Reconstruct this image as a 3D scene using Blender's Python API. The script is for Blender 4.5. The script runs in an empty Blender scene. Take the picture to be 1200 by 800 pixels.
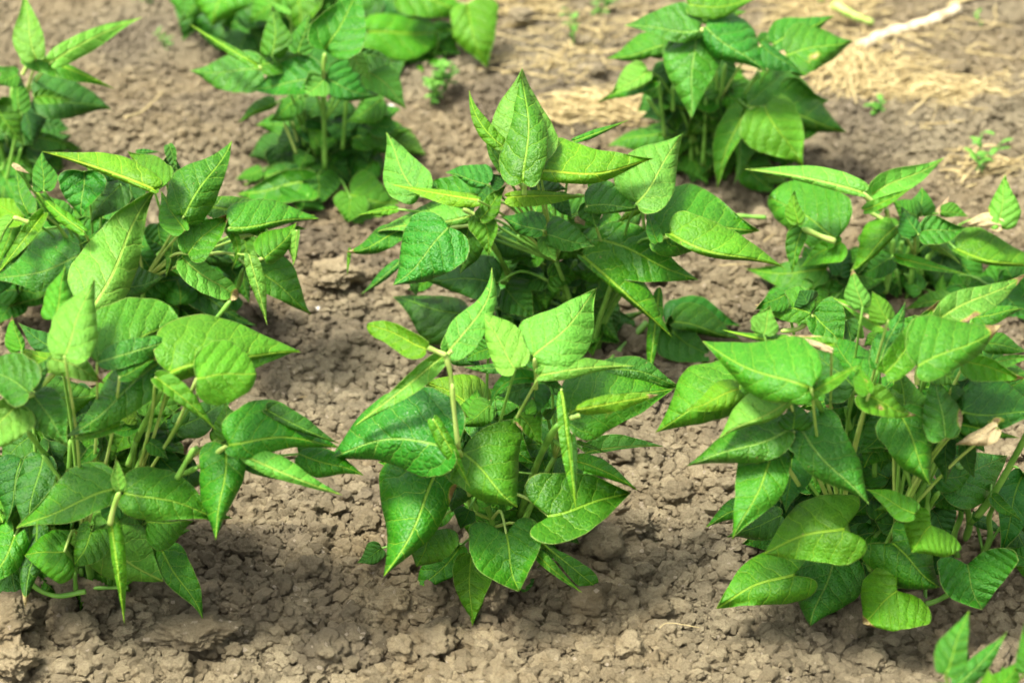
import bpy, math, random
import numpy as np
from mathutils import Vector, noise
R_ = math.radians
random.seed(7)
C = bpy.context.scene
# ------------------------------------------------------------------ camera, sky, sun, exposure
CAM_H, PITCH, LENS = 1.45, R_(33.0), 81.2
cam_d = bpy.data.cameras.new("camera"); cam = bpy.data.objects.new("camera", cam_d)
C.collection.objects.link(cam); C.camera = cam
cam.location = (0, 0, CAM_H); cam.rotation_euler = (R_(90) - PITCH, 0, 0)
cam_d.lens = LENS; cam_d.sensor_width = 36.0; cam_d.clip_end = 300; cam_d.clip_start = .05
cam_d.dof.use_dof = True; cam_d.dof.focus_distance = 2.27; cam_d.dof.aperture_fstop = 4.7
SUN_EL, SUN_ROT = R_(67), R_(-118)      # azimuth measured from +y towards +x
world = bpy.data.worlds.new("World"); C.world = world; world.use_nodes = True
nt = world.node_tree; nt.nodes.clear()
sky = nt.nodes.new("ShaderNodeTexSky"); sky.sky_type = 'NISHITA'; sky.sun_disc = False
sky.sun_elevation = SUN_EL; sky.sun_rotation = SUN_ROT; sky.air_density = 1.6; sky.dust_density = 6.0; sky.ozone_density = .6
bg = nt.nodes.new("ShaderNodeBackground"); bg.inputs[1].default_value = 0.138
wo = nt.nodes.new("ShaderNodeOutputWorld")
hsv = nt.nodes.new('ShaderNodeHueSaturation'); hsv.inputs['Saturation'].default_value = .30   # thin high cloud: a paler sky
nt.links.new(sky.outputs[0], hsv.inputs['Color']); nt.links.new(hsv.outputs[0], bg.inputs[0]); nt.links.new(bg.outputs[0], wo.inputs[0])
sd = bpy.data.lights.new("sun", 'SUN'); sd.energy = 3.5; sd.angle = R_(13); sd.color = (1, .95, .87)
sun = bpy.data.objects.new("sun", sd); C.collection.objects.link(sun)
_s = Vector((math.sin(SUN_ROT) * math.cos(SUN_EL), math.cos(SUN_ROT) * math.cos(SUN_EL), math.sin(SUN_EL)))
sun.rotation_euler = _s.to_track_quat('Z', 'Y').to_euler()
C.view_settings.view_transform = 'Standard'; C.view_settings.look = 'None'
C.view_settings.gamma = 1; C.view_settings.exposure = 1.16; C.view_settings.use_curve_mapping = False
C.cycles.max_bounces = 6; C.cycles.transmission_bounces = 4; C.cycles.diffuse_bounces = 4

# ------------------------------------------------------------------ picture point -> line of sight
TH = 18.0 / LENS
CAMP = np.array([0, 0, CAM_H]); FW = np.array([0, math.cos(PITCH), -math.sin(PITCH)])
RT = np.array([1.0, 0, 0]); UPC = np.array([0, math.sin(PITCH), math.cos(PITCH)])
def ray(px, py):
    px = np.asarray(px, float); py = np.asarray(py, float)
    return ((px - 600) / 600 * TH)[..., None] * RT + ((400 - py) / 600 * TH)[..., None] * UPC + FW
def on_ground(px, py, z=0.0):
    r = ray(px, py); return CAMP + r * ((z - CAM_H) / r[..., 2])[..., None]

# ------------------------------------------------------------------ soil relief
def _h(i, j, k):
    v = np.sin(i * 127.1 + j * 311.7 + k * 74.7) * 43758.5453
    return v - np.floor(v)
def cells(x, y, s, k):
    X = x / s; Y = y / s; xi = np.floor(X); yi = np.floor(Y)
    out = np.zeros_like(X)
    for a in (-1, 0, 1):
        for b in (-1, 0, 1):
            ci = xi + a; cj = yi + b
            rr = .35 + .5 * _h(ci, cj, k + 3)
            d2 = ((ci + .15 + .7 * _h(ci, cj, k) - X) ** 2 + (cj + .15 + .7 * _h(ci, cj, k + 1) - Y) ** 2) / rr ** 2
            out = np.maximum(out, np.sqrt(np.clip(1 - d2, 0, 1)) * rr)
    return out * s
def smooth(x, y, s, k):
    X = x / s; Y = y / s; xi = np.floor(X); yi = np.floor(Y); fx = X - xi; fy = Y - yi
    fx = fx * fx * (3 - 2 * fx); fy = fy * fy * (3 - 2 * fy)
    g = lambda a, b: _h(xi + a, yi + b, k)
    return (g(0, 0) * (1 - fx) + g(1, 0) * fx) * (1 - fy) + (g(0, 1) * (1 - fx) + g(1, 1) * fx) * fy
def H0(x, y):                                  # broad relief
    return .014 * (smooth(x, y, .33, 5) - .5) + .020 * (smooth(x, y, .12, 9) - .5) + .012 * (smooth(x, y, .05, 13) - .5)
def H(x, y):
    wx = x + .010 * smooth(x, y, .011, 21) + .003 * smooth(x, y, .004, 22); wy = y + .010 * smooth(x, y, .011, 25) + .003 * smooth(x, y, .004, 26)
    m = smooth(x, y, .10, 31); far_ = np.clip((y - 2.45) / .7, 0, 1); dust = np.clip((smooth(x, y, .16, 33) - .42) * 4, 0, 1); g = (1 - .45 * far_) * (1 - .45 * dust)
    return (H0(x, y) + .006 * (1 - g) + g * (.45 * cells(wx, wy, .027, 40) * (.1 + 1.1 * m) + .34 * cells(x, y, .015, 44) * (1.1 - .6 * m) + .5 * cells(wx, wy, .0080, 50))
            + .7 * cells(x, y, .0048, 60) + .0032 * (smooth(x, y, .004, 70) - .5))

# ------------------------------------------------------------------ materials
def mat(name):
    m = bpy.data.materials.new(name); m.use_nodes = True; m.node_tree.nodes.clear(); return m, m.node_tree
class N:
    def __init__(s, t): s.t = t
    def n(s, typ, ins=(), **kw):
        nd = s.t.nodes.new(typ)
        for k, v in kw.items(): setattr(nd, k, v)
        for k, v in dict(ins).items() if isinstance(ins, dict) else enumerate(ins):
            if v is None: continue
            if isinstance(v, bpy.types.NodeSocket): s.t.links.new(v, nd.inputs[k])
            else: nd.inputs[k].default_value = v
        return nd
    def m(s, op, a, b=None, c=None, clamp=False):
        nd = s.n("ShaderNodeMath", [a, b, c], operation=op); nd.use_clamp = clamp; return nd.outputs[0]
    def mix(s, f, a, b, blend='MIX'):
        nd = s.t.nodes.new("ShaderNodeMix"); nd.data_type = 'RGBA'; nd.blend_type = blend
        for k, v in ((0, f), (6, a), (7, b)):
            if isinstance(v, bpy.types.NodeSocket): s.t.links.new(v, nd.inputs[k])
            else: nd.inputs[k].default_value = v
        return nd.outputs[2]
    def mr(s, v, a, b, c=0.0, d=1.0, t='SMOOTHSTEP'):
        return s.n("ShaderNodeMapRange", [v, a, b, c, d], interpolation_type=t).outputs[0]
def c4(c): return (c[0], c[1], c[2], 1)

def soil_mat(name, dark=1.0):
    m, t = mat(name); k = N(t)
    g = k.n("ShaderNodeNewGeometry").outputs['Position']
    big = k.n("ShaderNodeTexNoise", {'Vector': g, 'Scale': 3.2, 'Detail': 3.0}).outputs[0]
    mid = k.n("ShaderNodeTexNoise", {'Vector': g, 'Scale': 42.0, 'Detail': 5.0, 'Roughness': .65}).outputs[0]
    fin = k.n("ShaderNodeTexNoise", {'Vector': g, 'Scale': 420.0, 'Detail': 6.0, 'Roughness': .8}).outputs[0]
    c = k.mix(k.mr(big, .35, .65), c4((.300 * dark, .234 * dark, .125 * dark)), c4((.290 * dark, .250 * dark, .155 * dark)))
    c = k.mix(k.mr(mid, .3, .7, 0, .55), c, c4((.49 * dark, .415 * dark, .255 * dark)))
    c = k.mix(k.mr(fin, .40, .70, .0, .75), c, c4((.20 * dark, .152 * dark, .092 * dark)))
    damp = k.n("ShaderNodeTexNoise", {'Vector': g, 'Scale': 5.5, 'Detail': 4.0, 'Roughness': .6, 'Distortion': .4}).outputs[0]
    c = k.mix(k.mr(damp, .50, .66, 0, .62), c, c4((.165 * dark, .135 * dark, .092 * dark)))
    rnd = k.n("ShaderNodeObjectInfo").outputs['Random']
    c = k.mix(.9, c, k.n("ShaderNodeHueSaturation", {'Value': k.mr(rnd, 0, 1, .70, 1.28, 'LINEAR'), 'Color': c}).outputs[0])
    spk = k.n("ShaderNodeTexVoronoi", {'Vector': g, 'Scale': 260.0}).outputs['Color']
    sp = k.n("ShaderNodeSeparateColor", [spk]).outputs[0]
    c = k.mix(k.mr(sp, .982, .995, 0, .6), c, c4((.62, .52, .38)))
    hgt = k.m('ADD', k.m('MULTIPLY', mid, .5), fin)
    bp = k.n("ShaderNodeBump", {'Strength': 1.0, 'Distance': .0075, 'Height': hgt}).outputs[0]
    b = k.n("ShaderNodeBsdfPrincipled", {'Base Color': c, 'Roughness': .95, 'Specular IOR Level': .12, 'Normal': bp})
    k.n("ShaderNodeOutputMaterial", [b.outputs[0]])
    return m
SOIL = soil_mat("soil_mat"); SOIL2 = soil_mat("clod_mat", 1.08)

LEAFC = {  # colour of the blade, of its veins, translucency, roughness, quilting
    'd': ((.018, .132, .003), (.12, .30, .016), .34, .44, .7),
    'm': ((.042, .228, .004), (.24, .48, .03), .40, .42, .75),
    'l': ((.074, .305, .004), (.28, .52, .026), .44, .46, .75),
    'y': ((.125, .350, .003), (.38, .58, .028), .46, .50, .65),
    'p': ((.110, .355, .026), (.32, .53, .065), .38, .50, .8),
    'q': ((.032, .205, .008), (.20, .42, .05), .33, .36, 1.05),
    'x': ((.46, .36, .18), (.54, .44, .25), .20, .80, .5),
}
def leaf_mat(key):
    col, vein, tr, rough, quilt = LEAFC[key]
    m, t = mat("leaf_" + key); k = N(t)
    uv = k.n("ShaderNodeSeparateXYZ", [k.n("ShaderNodeUVMap").outputs[0]])
    u, v = uv.outputs[0], uv.outputs[1]
    geo = k.n("ShaderNodeObjectInfo"); rnd = geo.outputs['Random']
    uvo = k.n("ShaderNodeCombineXYZ", [u, v, k.m('MULTIPLY', rnd, 37.0)]).outputs[0]
    wob = k.n("ShaderNodeTexNoise", {'Vector': uvo, 'Scale': 7.0, 'Detail': 2.0}).outputs[0]
    wobc = k.m('SUBTRACT', wob, .5)
    av = k.m('ABSOLUTE', v); side = k.m('GREATER_THAN', v, 0.0)
    u0 = k.m('SUBTRACT', u, k.m('MULTIPLY', av, .62)); u0 = k.m('SUBTRACT', u0, k.m('MULTIPLY', k.m('MULTIPLY', av, av), .55))
    u0 = k.m('ADD', u0, k.m('MULTIPLY', wobc, .12))
    ph = k.m('ADD', k.m('MULTIPLY', u0, 5.2), k.m('MULTIPLY', side, .43))
    f = k.m('FRACT', ph); lat = k.m('ABSOLUTE', k.m('SUBTRACT', f, .5))     # .5 at the vein, 0 between
    fade = k.m('SUBTRACT', 1.0, k.m('MULTIPLY', av, 1.5), clamp=True)
    latv = k.m('MULTIPLY', k.mr(lat, .470, .499), k.m('ADD', .25, k.m('MULTIPLY', fade, .75)))
    mid = k.mr(k.m('SUBTRACT', av, k.m('MULTIPLY', k.m('SUBTRACT', 1.0, u), .008)), .002, .0075, 1, 0)
    ret = k.n("ShaderNodeTexVoronoi", {'Vector': uvo, 'Scale': 26.0}, feature='DISTANCE_TO_EDGE').outputs[0]
    retv = k.mr(ret, .0, .10, 1, 0)
    ret2 = k.n("ShaderNodeTexVoronoi", {'Vector': uvo, 'Scale': 13.0}, feature='DISTANCE_TO_EDGE').outputs[0]
    ret2v = k.mr(ret2, .0, .05, 1, 0)
    vm = k.m('MAXIMUM', mid, k.m('MULTIPLY', latv, 1.0)); vm = k.m('MAXIMUM', vm, k.m('MULTIPLY', ret2v, .30)); vm = k.m('MAXIMUM', vm, k.m('MULTIPLY', retv, .10))
    hs = k.n("ShaderNodeHueSaturation", {'Hue': k.mr(rnd, 0, 1, .482, .512, 'LINEAR'), 'Saturation': .99,
             'Value': k.mr(k.m('FRACT', k.m('MULTIPLY', rnd, 17.3)), 0, 1, .80, 1.25, 'LINEAR'), 'Color': c4(col)}).outputs[0]
    blot = k.n("ShaderNodeTexNoise", {'Vector': uvo, 'Scale': 2.6, 'Detail': 4.0, 'Roughness': .6}).outputs[0]
    hs = k.mix(k.mr(blot, .35, .75, 0, .42), hs, c4(tuple(min(1, a * 1.65 + b) for a, b in zip(col, (.006, .02, .0)))))
    fin = k.n("ShaderNodeTexNoise", {'Vector': uvo, 'Scale': 60.0, 'Detail': 3.0}).outputs[0]
    hs = k.mix(k.mr(fin, .3, .75, 0, .30), hs, c4(tuple(a * .55 for a in col)))
    c = k.mix(vm, hs, c4(vein))
    ed = k.n("ShaderNodeAttribute"); ed.attribute_name = 'edge'; edv = k.mr(ed.outputs['Fac'], .975, .998)
    c = k.mix(k.m('MULTIPLY', edv, .45), c, c4((.42, .50, .12)))
    bu = k.n("ShaderNodeAttribute"); bu.attribute_name = 'burn'
    bn = k.n("ShaderNodeTexNoise", {'Vector': uvo, 'Scale': 9.0, 'Detail': 4.0}).outputs[0]
    bz = k.m('ADD', bu.outputs['Fac'], k.m('MULTIPLY', k.m('SUBTRACT', bn, .5), .9))
    c = k.mix(k.mr(bz, .38, .55, 0, .75), c, c4((.42, .44, .05)))
    c = k.mix(k.mr(bz, .52, .64), c, k.mix(k.mr(bn, .4, .6), c4((.56, .47, .22)), c4((.30, .21, .08))))
    spn = k.n("ShaderNodeTexVoronoi", {'Vector': uvo, 'Scale': 8.0}); 
    spm = k.m('MULTIPLY', k.m('LESS_THAN', spn.outputs['Distance'], .07), k.m('GREATER_THAN', k.n("ShaderNodeSeparateColor", [spn.outputs['Color']]).outputs[0], .78))
    c = k.mix(k.m('MULTIPLY', spm, .65), c, c4((.34, .30, .10)))
    q = k.m('MULTIPLY', k.m('POWER', k.m('SUBTRACT', 1.0, k.m('MULTIPLY', lat, 2.0)), .6), 1.35 * quilt)
    hh = k.m('ADD', q, k.m('MULTIPLY', k.mr(ret, 0, .35), .22 * quilt))
    hh = k.m('ADD', hh, k.m('MULTIPLY', k.mr(ret2, 0, .22), .24 * quilt))
    hh = k.m('SUBTRACT', hh, k.m('MULTIPLY', mid, .8)); hh = k.m('ADD', hh, k.m('MULTIPLY', fin, .45))
    bp = k.n("ShaderNodeBump", {'Strength': .85, 'Distance': .0023, 'Height': hh}).outputs[0]
    b = k.n("ShaderNodeBsdfPrincipled", {'Base Color': c, 'Roughness': k.mr(blot, .3, .7, rough - .05, rough + .12), 'Specular IOR Level': .45, 'Normal': bp})
    tl = k.n("ShaderNodeBsdfTranslucent", {'Color': k.mix(.5, c, k.mix(1.0, c, c4((1.5, 1.35, .35)), 'MULTIPLY')), 'Normal': bp})
    mx = k.n("ShaderNodeMixShader", [tr, b.outputs[0], tl.outputs[0]])
    k.n("ShaderNodeOutputMaterial", [mx.outputs[0]])
    return m
LM = {k_: leaf_mat(k_) for k_ in LEAFC}
def plain(name, c1, c2, scale=60, rough=.6, tr=0):
    m, t = mat(name); k = N(t)
    tc = k.n("ShaderNodeTexCoord").outputs['Object']
    nz = k.n("ShaderNodeTexNoise", {'Vector': tc, 'Scale': scale, 'Detail': 4.0}).outputs[0]
    c = k.mix(k.mr(nz, .35, .65), c4(c1), c4(c2))
    bp = k.n("ShaderNodeBump", {'Strength': .5, 'Distance': .001, 'Height': nz}).outputs[0]
    b = k.n("ShaderNodeBsdfPrincipled", {'Base Color': c, 'Roughness': rough, 'Specular IOR Level': .35, 'Normal': bp})
    k.n("ShaderNodeOutputMaterial", [b.outputs[0]]); return m
STEM = plain("stem_mat", (.12, .30, .035), (.20, .42, .06), 45, .45)
PET = plain("petiole_mat", (.26, .44, .07), (.40, .54, .13), 45, .45)
STRAW = plain("straw_mat", (.54, .44, .21), (.34, .26, .11), 60, .6)
STRAWP = plain("pale_straw_mat", (.62, .53, .35), (.36, .28, .15), 70, .8)
BROWN = plain("dry_brown_mat", (.20, .13, .07), (.12, .075, .04), 60, .9)
WEED = plain("weed_mat", (.06, .20, .02), (.12, .30, .03), 80, .5)
WHITE = plain("pale_stone_mat", (.75, .72, .62), (.6, .56, .46), 80, .7)

# ------------------------------------------------------------------ mesh helpers
def mesh_obj(name, V, F, m, parent=None, uv=None, attrs=None, smooth_=True, fl=None):
    me = bpy.data.meshes.new(name)
    V = np.asarray(V, np.float32); F = np.asarray(F, np.int32)
    n, w = F.shape
    me.vertices.add(len(V)); me.vertices.foreach_set('co', V.ravel())
    me.loops.add(n * w); me.loops.foreach_set('vertex_index', F.ravel())
    me.polygons.add(n); me.polygons.foreach_set('loop_start', np.arange(0, n * w, w, dtype=np.int32))
    me.polygons.foreach_set('loop_total', np.full(n, w, np.int32))
    me.update(calc_edges=True)
    if uv is not None:
        l = me.uv_layers.new(name='UVMap'); l.data.foreach_set('uv', np.asarray(uv, np.float32)[F.ravel()].ravel())
    for k_, a in (attrs or {}).items():
        at = me.attributes.new(k_, 'FLOAT', 'POINT'); at.data.foreach_set('value', np.asarray(a, np.float32).ravel())
    me.polygons.foreach_set('use_smooth', np.full(n, smooth_, bool))
    if m: me.materials.append(m)
    me.validate(); o = bpy.data.objects.new(name, me); C.collection.objects.link(o)
    if parent is not None:
        o.parent = parent
    return o
def tube(pts, radii, seg=8, bulge=0):
    P = np.asarray(pts, float); n = len(P); T = np.gradient(P, axis=0); T /= np.linalg.norm(T, axis=1)[:, None] + 1e-12
    ref = np.array([.31, .17, .93]); A = np.cross(T, ref); A /= np.linalg.norm(A, axis=1)[:, None] + 1e-12; B = np.cross(T, A)
    an = np.linspace(0, 2 * math.pi, seg, endpoint=False)
    r = np.asarray(radii)[:, None, None]
    V = P[:, None, :] + r * (np.cos(an)[None, :, None] * A[:, None, :] + np.sin(an)[None, :, None] * B[:, None, :])
    V = V.reshape(-1, 3); F = []
    for i in range(n - 1):
        for j in range(seg):
            a = i * seg + j; b = i * seg + (j + 1) % seg; F.append((a, b, b + seg, a + seg))
    V = np.vstack([V, P[:1], P[-1:]]); c0 = len(V) - 2; c1 = c0 + 1
    for j in range(seg):
        b = (j + 1) % seg
        F.append((b, j, c0, c0)); F.append(((n - 1) * seg + j, (n - 1) * seg + b, c1, c1))
    return V, F
def tube_tri(pts, radii, seg=8):
    V, F = tube(pts, radii, seg); T = []
    for a, b, c, d in F:
        T.append((a, b, c))
        if c != d: T.append((a, c, d))
    return V, T
def spline(pts, n):
    P = np.asarray(pts, float)
    if len(P) == 2: P = np.array([P[0], (P[0] + P[1]) / 2, P[1]])
    Q = np.vstack([2 * P[0] - P[1], P, 2 * P[-1] - P[-2]]); out = []
    for x in np.linspace(0, len(P) - 1 - 1e-6, n):
        i = int(x); t = x - i; a, b, c, d = Q[i:i + 4]
        out.append(.5 * ((2 * b) + (-a + c) * t + (2 * a - 5 * b + 4 * c - d) * t * t + (-a + 3 * b - 3 * c + d) * t ** 3))
    return np.array(out)
def tag(o, label, cat, group=None, kind=None):
    if label: o['label'] = label
    if cat: o['category'] = cat
    if group: o['group'] = group
    if kind: o['kind'] = kind
    return o
def thing(name, loc, label, cat, group=None):
    o = bpy.data.objects.new(name, None); o.empty_display_size = .05; C.collection.objects.link(o)
    o.location = loc; return tag(o, label, cat, group)

# ------------------------------------------------------------------ soil sheet, crumbs, clods
def axis(a, b, step, lo, hi):
    mid = list(np.arange(a, b, step)); s = step; x = a; L = []
    while x > lo: s *= 1.35; x -= s; L.append(x)
    s = step; x = mid[-1]; U = []
    while x < hi: s *= 1.35; x += s; U.append(x)
    return np.array(L[::-1] + mid + U)
gx = axis(-.86, .86, .0026, -60, 60); gy = axis(1.5, 3.4, .0029, -40, 120)
X, Y = np.meshgrid(gx, gy); Z = H(X, Y)
far = np.clip((np.hypot(X, Y - 2.4) - 2) / 3, 0, 1); Z = Z * (1 - far)
nx, ny = len(gx), len(gy)
idx = np.arange(nx * ny).reshape(ny, nx)
F = np.stack([idx[:-1, :-1], idx[:-1, 1:], idx[1:, 1:], idx[1:, :-1]], -1).reshape(-1, 4)
so = mesh_obj('soil_ground', np.stack([X, Y, Z], -1).reshape(-1, 3), F, SOIL)
tag(so, 'dry light brown crumbly soil between the bean rows', 'soil', kind='structure')

def clod_mesh(name, seed, sub=3, flat=.72, rough=1.0):
    import bmesh
    bm = bmesh.new(); bmesh.ops.create_icosphere(bm, subdivisions=sub, radius=1)
    rs = random.Random(seed); off = Vector((rs.uniform(0, 99), rs.uniform(0, 99), rs.uniform(0, 99)))
    planes = [(Vector((rs.gauss(0, 1), rs.gauss(0, 1), rs.gauss(0, 1))).normalized(), rs.uniform(.62, .95)) for _ in range(9)]
    for v in bm.verts:
        p = v.co.copy(); r = 1.0
        for n_, d in planes:
            q = p.dot(n_)
            if q > d: r = min(r, d / q * .6 + .4 * 1.0 if q < d + .05 else d / q)
        vd = noise.voronoi(p * 2.1 + off)[0]; vd2 = noise.voronoi(p * 4.6 + off)[0]
        r *= 1 + rough * (.30 * noise.noise(p * 1.5 + off) - .26 * (vd[0] - .3) - .20 * (vd2[0] - .3) + .15 * noise.noise(p * 7 + off) + .09 * noise.noise(p * 15 + off))
        v.co = p * r; v.co.z *= flat
    me = bpy.data.meshes.new(name); bm.to_mesh(me); bm.free()
    me.polygons.foreach_set('use_smooth', [True] * len(me.polygons)); me.materials.append(SOIL2)
    return me
CL = [clod_mesh('soil_clod', 100 + i, 4, .8) for i in range(8)]
CLS = [clod_mesh('soil_crumb', 300 + i, 2, .85, 1.25) for i in range(6)]
for me in CLS: me.polygons.foreach_set('use_smooth', [False] * len(me.polygons))
def scatter(name, n, smin, smax, powr, sink, seed, label):
    """crumbs nobody could count: one object, instanced on points by geometry nodes"""
    rs = np.random.RandomState(seed)
    px = rs.uniform(-60, 1260, n); py = rs.uniform(-25, 840, n) 
    py = 840 - (840 + 25) * (rs.uniform(0, 1, n) ** 1.0)
    P = on_ground(px, py); cl = smooth(P[:, 0], P[:, 1], .09, 77)
    keep = rs.uniform(0, 1, n) < .35 + 1.0 * cl; P = P[keep]; n = len(P)
    s = smin + (smax - smin) * rs.uniform(0, 1, n) ** powr; s = s * (1 - .35 * np.clip((P[:, 1] - 2.45) / .7, 0, 1))
    P[:, 2] = H0(P[:, 0], P[:, 1]) * .0 + H(P[:, 0], P[:, 1]) + s * sink
    me = bpy.data.meshes.new(name); me.vertices.add(n); me.vertices.foreach_set('co', P.astype(np.float32).ravel())
    a = me.attributes.new('sc', 'FLOAT_VECTOR', 'POINT')
    S = np.stack([s * rs.uniform(.8, 1.3, n), s * rs.uniform(.8, 1.3, n), s * rs.uniform(.75, 1.1, n)], -1); a.data.foreach_set('vector', S.astype(np.float32).ravel())
    a = me.attributes.new('rt', 'FLOAT_VECTOR', 'POINT')
    a.data.foreach_set('vector', np.stack([rs.uniform(-.5, .5, n), rs.uniform(-.5, .5, n), rs.uniform(0, 6.28, n)], -1).astype(np.float32).ravel())
    a = me.attributes.new('ix', 'INT', 'POINT'); a.data.foreach_set('value', rs.randint(0, 6, n).astype(np.int32))
    o = bpy.data.objects.new(name, me); C.collection.objects.link(o)
    ng = bpy.data.node_groups.new(name, 'GeometryNodeTree')
    ng.interface.new_socket('Geometry', in_out='INPUT', socket_type='NodeSocketGeometry'); ng.interface.new_socket('Geometry', in_out='OUTPUT', socket_type='NodeSocketGeometry')
    k = N(ng); gi = k.n('NodeGroupInput'); go = k.n('NodeGroupOutput')
    ci = k.n('GeometryNodeCollectionInfo'); ci.inputs['Collection'].default_value = crumb_col; ci.inputs['Separate Children'].default_value = True; ci.inputs['Reset Children'].default_value = True
    def na(nm, ty):
        x = k.n('GeometryNodeInputNamedAttribute'); x.data_type = ty; x.inputs[0].default_value = nm; return [s_ for s_ in x.outputs if s_.enabled and s_.name == 'Attribute'][0]
    ip = k.n('GeometryNodeInstanceOnPoints'); ng.links.new(gi.outputs[0], ip.inputs['Points']); ng.links.new(ci.outputs[0], ip.inputs['Instance'])
    ip.inputs['Pick Instance'].default_value = True
    ng.links.new(na('ix', 'INT'), ip.inputs['Instance Index'])
    e = k.n('FunctionNodeEulerToRotation'); ng.links.new(na('rt', 'FLOAT_VECTOR'), e.inputs[0]); ng.links.new(e.outputs[0], ip.inputs['Rotation'])
    ng.links.new(na('sc', 'FLOAT_VECTOR'), ip.inputs['Scale']); ng.links.new(ip.outputs[0], go.inputs[0])
    md = o.modifiers.new('scatter', 'NODES'); md.node_group = ng
    return tag(o, label, 'soil crumbs', kind='stuff')
crumb_col = bpy.data.collections.new('crumb_shapes')
for me in CLS: crumb_col.objects.link(bpy.data.objects.new('crumb_shape', me))
scatter('soil_crumbs', 95000, .0013, .0105, 3.0, .42, 5, 'small rounded soil crumbs strewn over the whole bed')

scatter('fine_soil_crumbs', 80000, .0015, .0040, 1.6, .5, 8, 'finest angular soil grains covering the crumbs and hollows')
CLOD_GROUP = 'larger clods lying among the soil crumbs'
def clod(mesh, px, py, s, label, group=None, sq=(1, 1, 1), rz=0, sink=.05, lift=.0):
    p = on_ground(px, py); o = bpy.data.objects.new('soil_clod', mesh); C.collection.objects.link(o)
    z = float(H0(np.array(p[0]), np.array(p[1]))) + .012 + lift + s * sq[2] * sink
    o.location = (p[0], p[1], z); o.scale = (s * sq[0], s * sq[1], s * sq[2]); o.rotation_euler = (0, 0, rz)
    return tag(o, label, 'clod', group)
PALE = soil_mat('pale_clod_mat', 1.3)
BIGC = [clod_mesh('soil_clod', 500 + i, 5, .75, 1.1) for i in range(3)]
for px, py, s, sq, rz, lb in [
    (232, 762, .034, (1.15, .75, .62), .1, 'largest flat pale clod in front of the left plant'),
    (12, 772, .034, (1.0, .8, .7), .6, 'big smooth pale clod at the lower left corner'),
    (85, 712, .020, (1.15, .8, .75), -.2, 'flat-topped clod under the front left plant stems'),
    (120, 728, .021, (.9, .9, .9), 1.2, 'blocky clod just below the front left plant'),
    (612, 702, .023, (1.1, .9, .85), .4, 'grey clod touching the foot of the front centre plant'),
    (575, 722, .019, (1, .9, .9), 2.0, 'clod below the lowest leaf of the front centre plant'),
    (945, 715, .018, (1, .9, .9), .2, 'clod under the lowest leaf of the front right plant'),
    (1000, 745, .020, (1, .9, .9), 1.5, 'round clod in front of the front right plant'),
    (745, 632, .017, (1, 1, .9), .8, 'darker clod right of the front centre plant'),
    (395, 352, .025, (1.2, .9, .7), .3, 'pale clod between the left and middle plants'),
    (20, 800, .022, (1, 1, .8), .3, 'clod cut by the bottom edge of the picture'),
    (1110, 775, .018, (1, .9, .9), .5, 'clod beside the near seedling at the lower right'),
]:
    o_ = clod(BIGC[int(px) % 3], px, py, s * 1.12, lb, None, sq, rz, .45, .011)
    if 'pale' in lb: o_.data = o_.data.copy(); o_.data.materials[0] = PALE
rs = random.Random(11); n_c = 0
while n_c < 250:
    px = rs.uniform(-10, 1210); py = 800 - 790 * rs.random() ** 1.15
    if rs.random() > .25 + smooth(np.array(px / 400.), np.array(py / 400.), .35, 3): continue
    s = (.0085 + .0165 * rs.random() ** 1.8) * (1.05 if py > 400 else .8)
    clod(CL[n_c % 8], px, py, s, 'rounded dry soil clod lying among finer crumbs on the bare bed', CLOD_GROUP, (rs.uniform(.85, 1.25), rs.uniform(.8, 1.1), rs.uniform(.8, 1)), rs.uniform(0, 6.28), sink=rs.uniform(.2, .6), lift=.002); n_c += 1
# ------------------------------------------------------------------ leaves and plants
OUT = {  # outline of half a blade: (row on the midrib, distance along, share of the half width)
    'o': [(0, 0, .0), (.08, -.045, .34), (.16, -.03, .62), (.26, .05, .87), (.38, .20, 1.0), (.50, .36, .97), (.62, .51, .80), (.74, .66, .55), (.86, .81, .28), (.94, .91, .12), (1, 1, 0)],
    's': [(0, 0, .0), (.10, .02, .42), (.22, .12, .78), (.36, .28, .98), (.50, .44, 1.0), (.66, .62, .80), (.82, .80, .46), (.92, .91, .22), (1, 1, 0)],
    'b': [(0, 0, .0), (.08, -.03, .38), (.18, .01, .70), (.30, .12, .92), (.44, .32, 1.0), (.60, .56, .96), (.76, .78, .76), (.90, .93, .44), (.96, .98, .22), (1, 1, 0)],
    'r': [(0, 0, .0), (.2, .14, .20), (.4, .34, .50), (.6, .56, .85), (.75, .72, 1.0), (.88, .88, .82), (.95, .97, .45), (1, 1, 0)],
    'c': [(0, -.06, .12), (.05, -.15, .26), (.11, -.23, .46), (.18, -.245, .68), (.26, -.17, .88), (.35, -.01, .99), (.45, .19, 1.0), (.57, .40, .88), (.70, .61, .64), (.83, .80, .34), (.93, .93, .13), (1, 1, 0)],
}
def outline(t, sh):
    A = np.array(OUT[sh]); x = A[:, 0]
    def sm(col):
        xs = np.linspace(0, 1, 241); y = np.interp(xs, x, A[:, col]); k = np.hanning(17); k /= k.sum()
        yp = np.concatenate([2 * y[0] - y[8:0:-1], y, 2 * y[-1] - y[-2:-10:-1]]); return np.interp(t, xs, np.convolve(yp, k, 'valid'))
    return sm(1), np.maximum(sm(2), 0) / 1.0
LP = []
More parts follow.
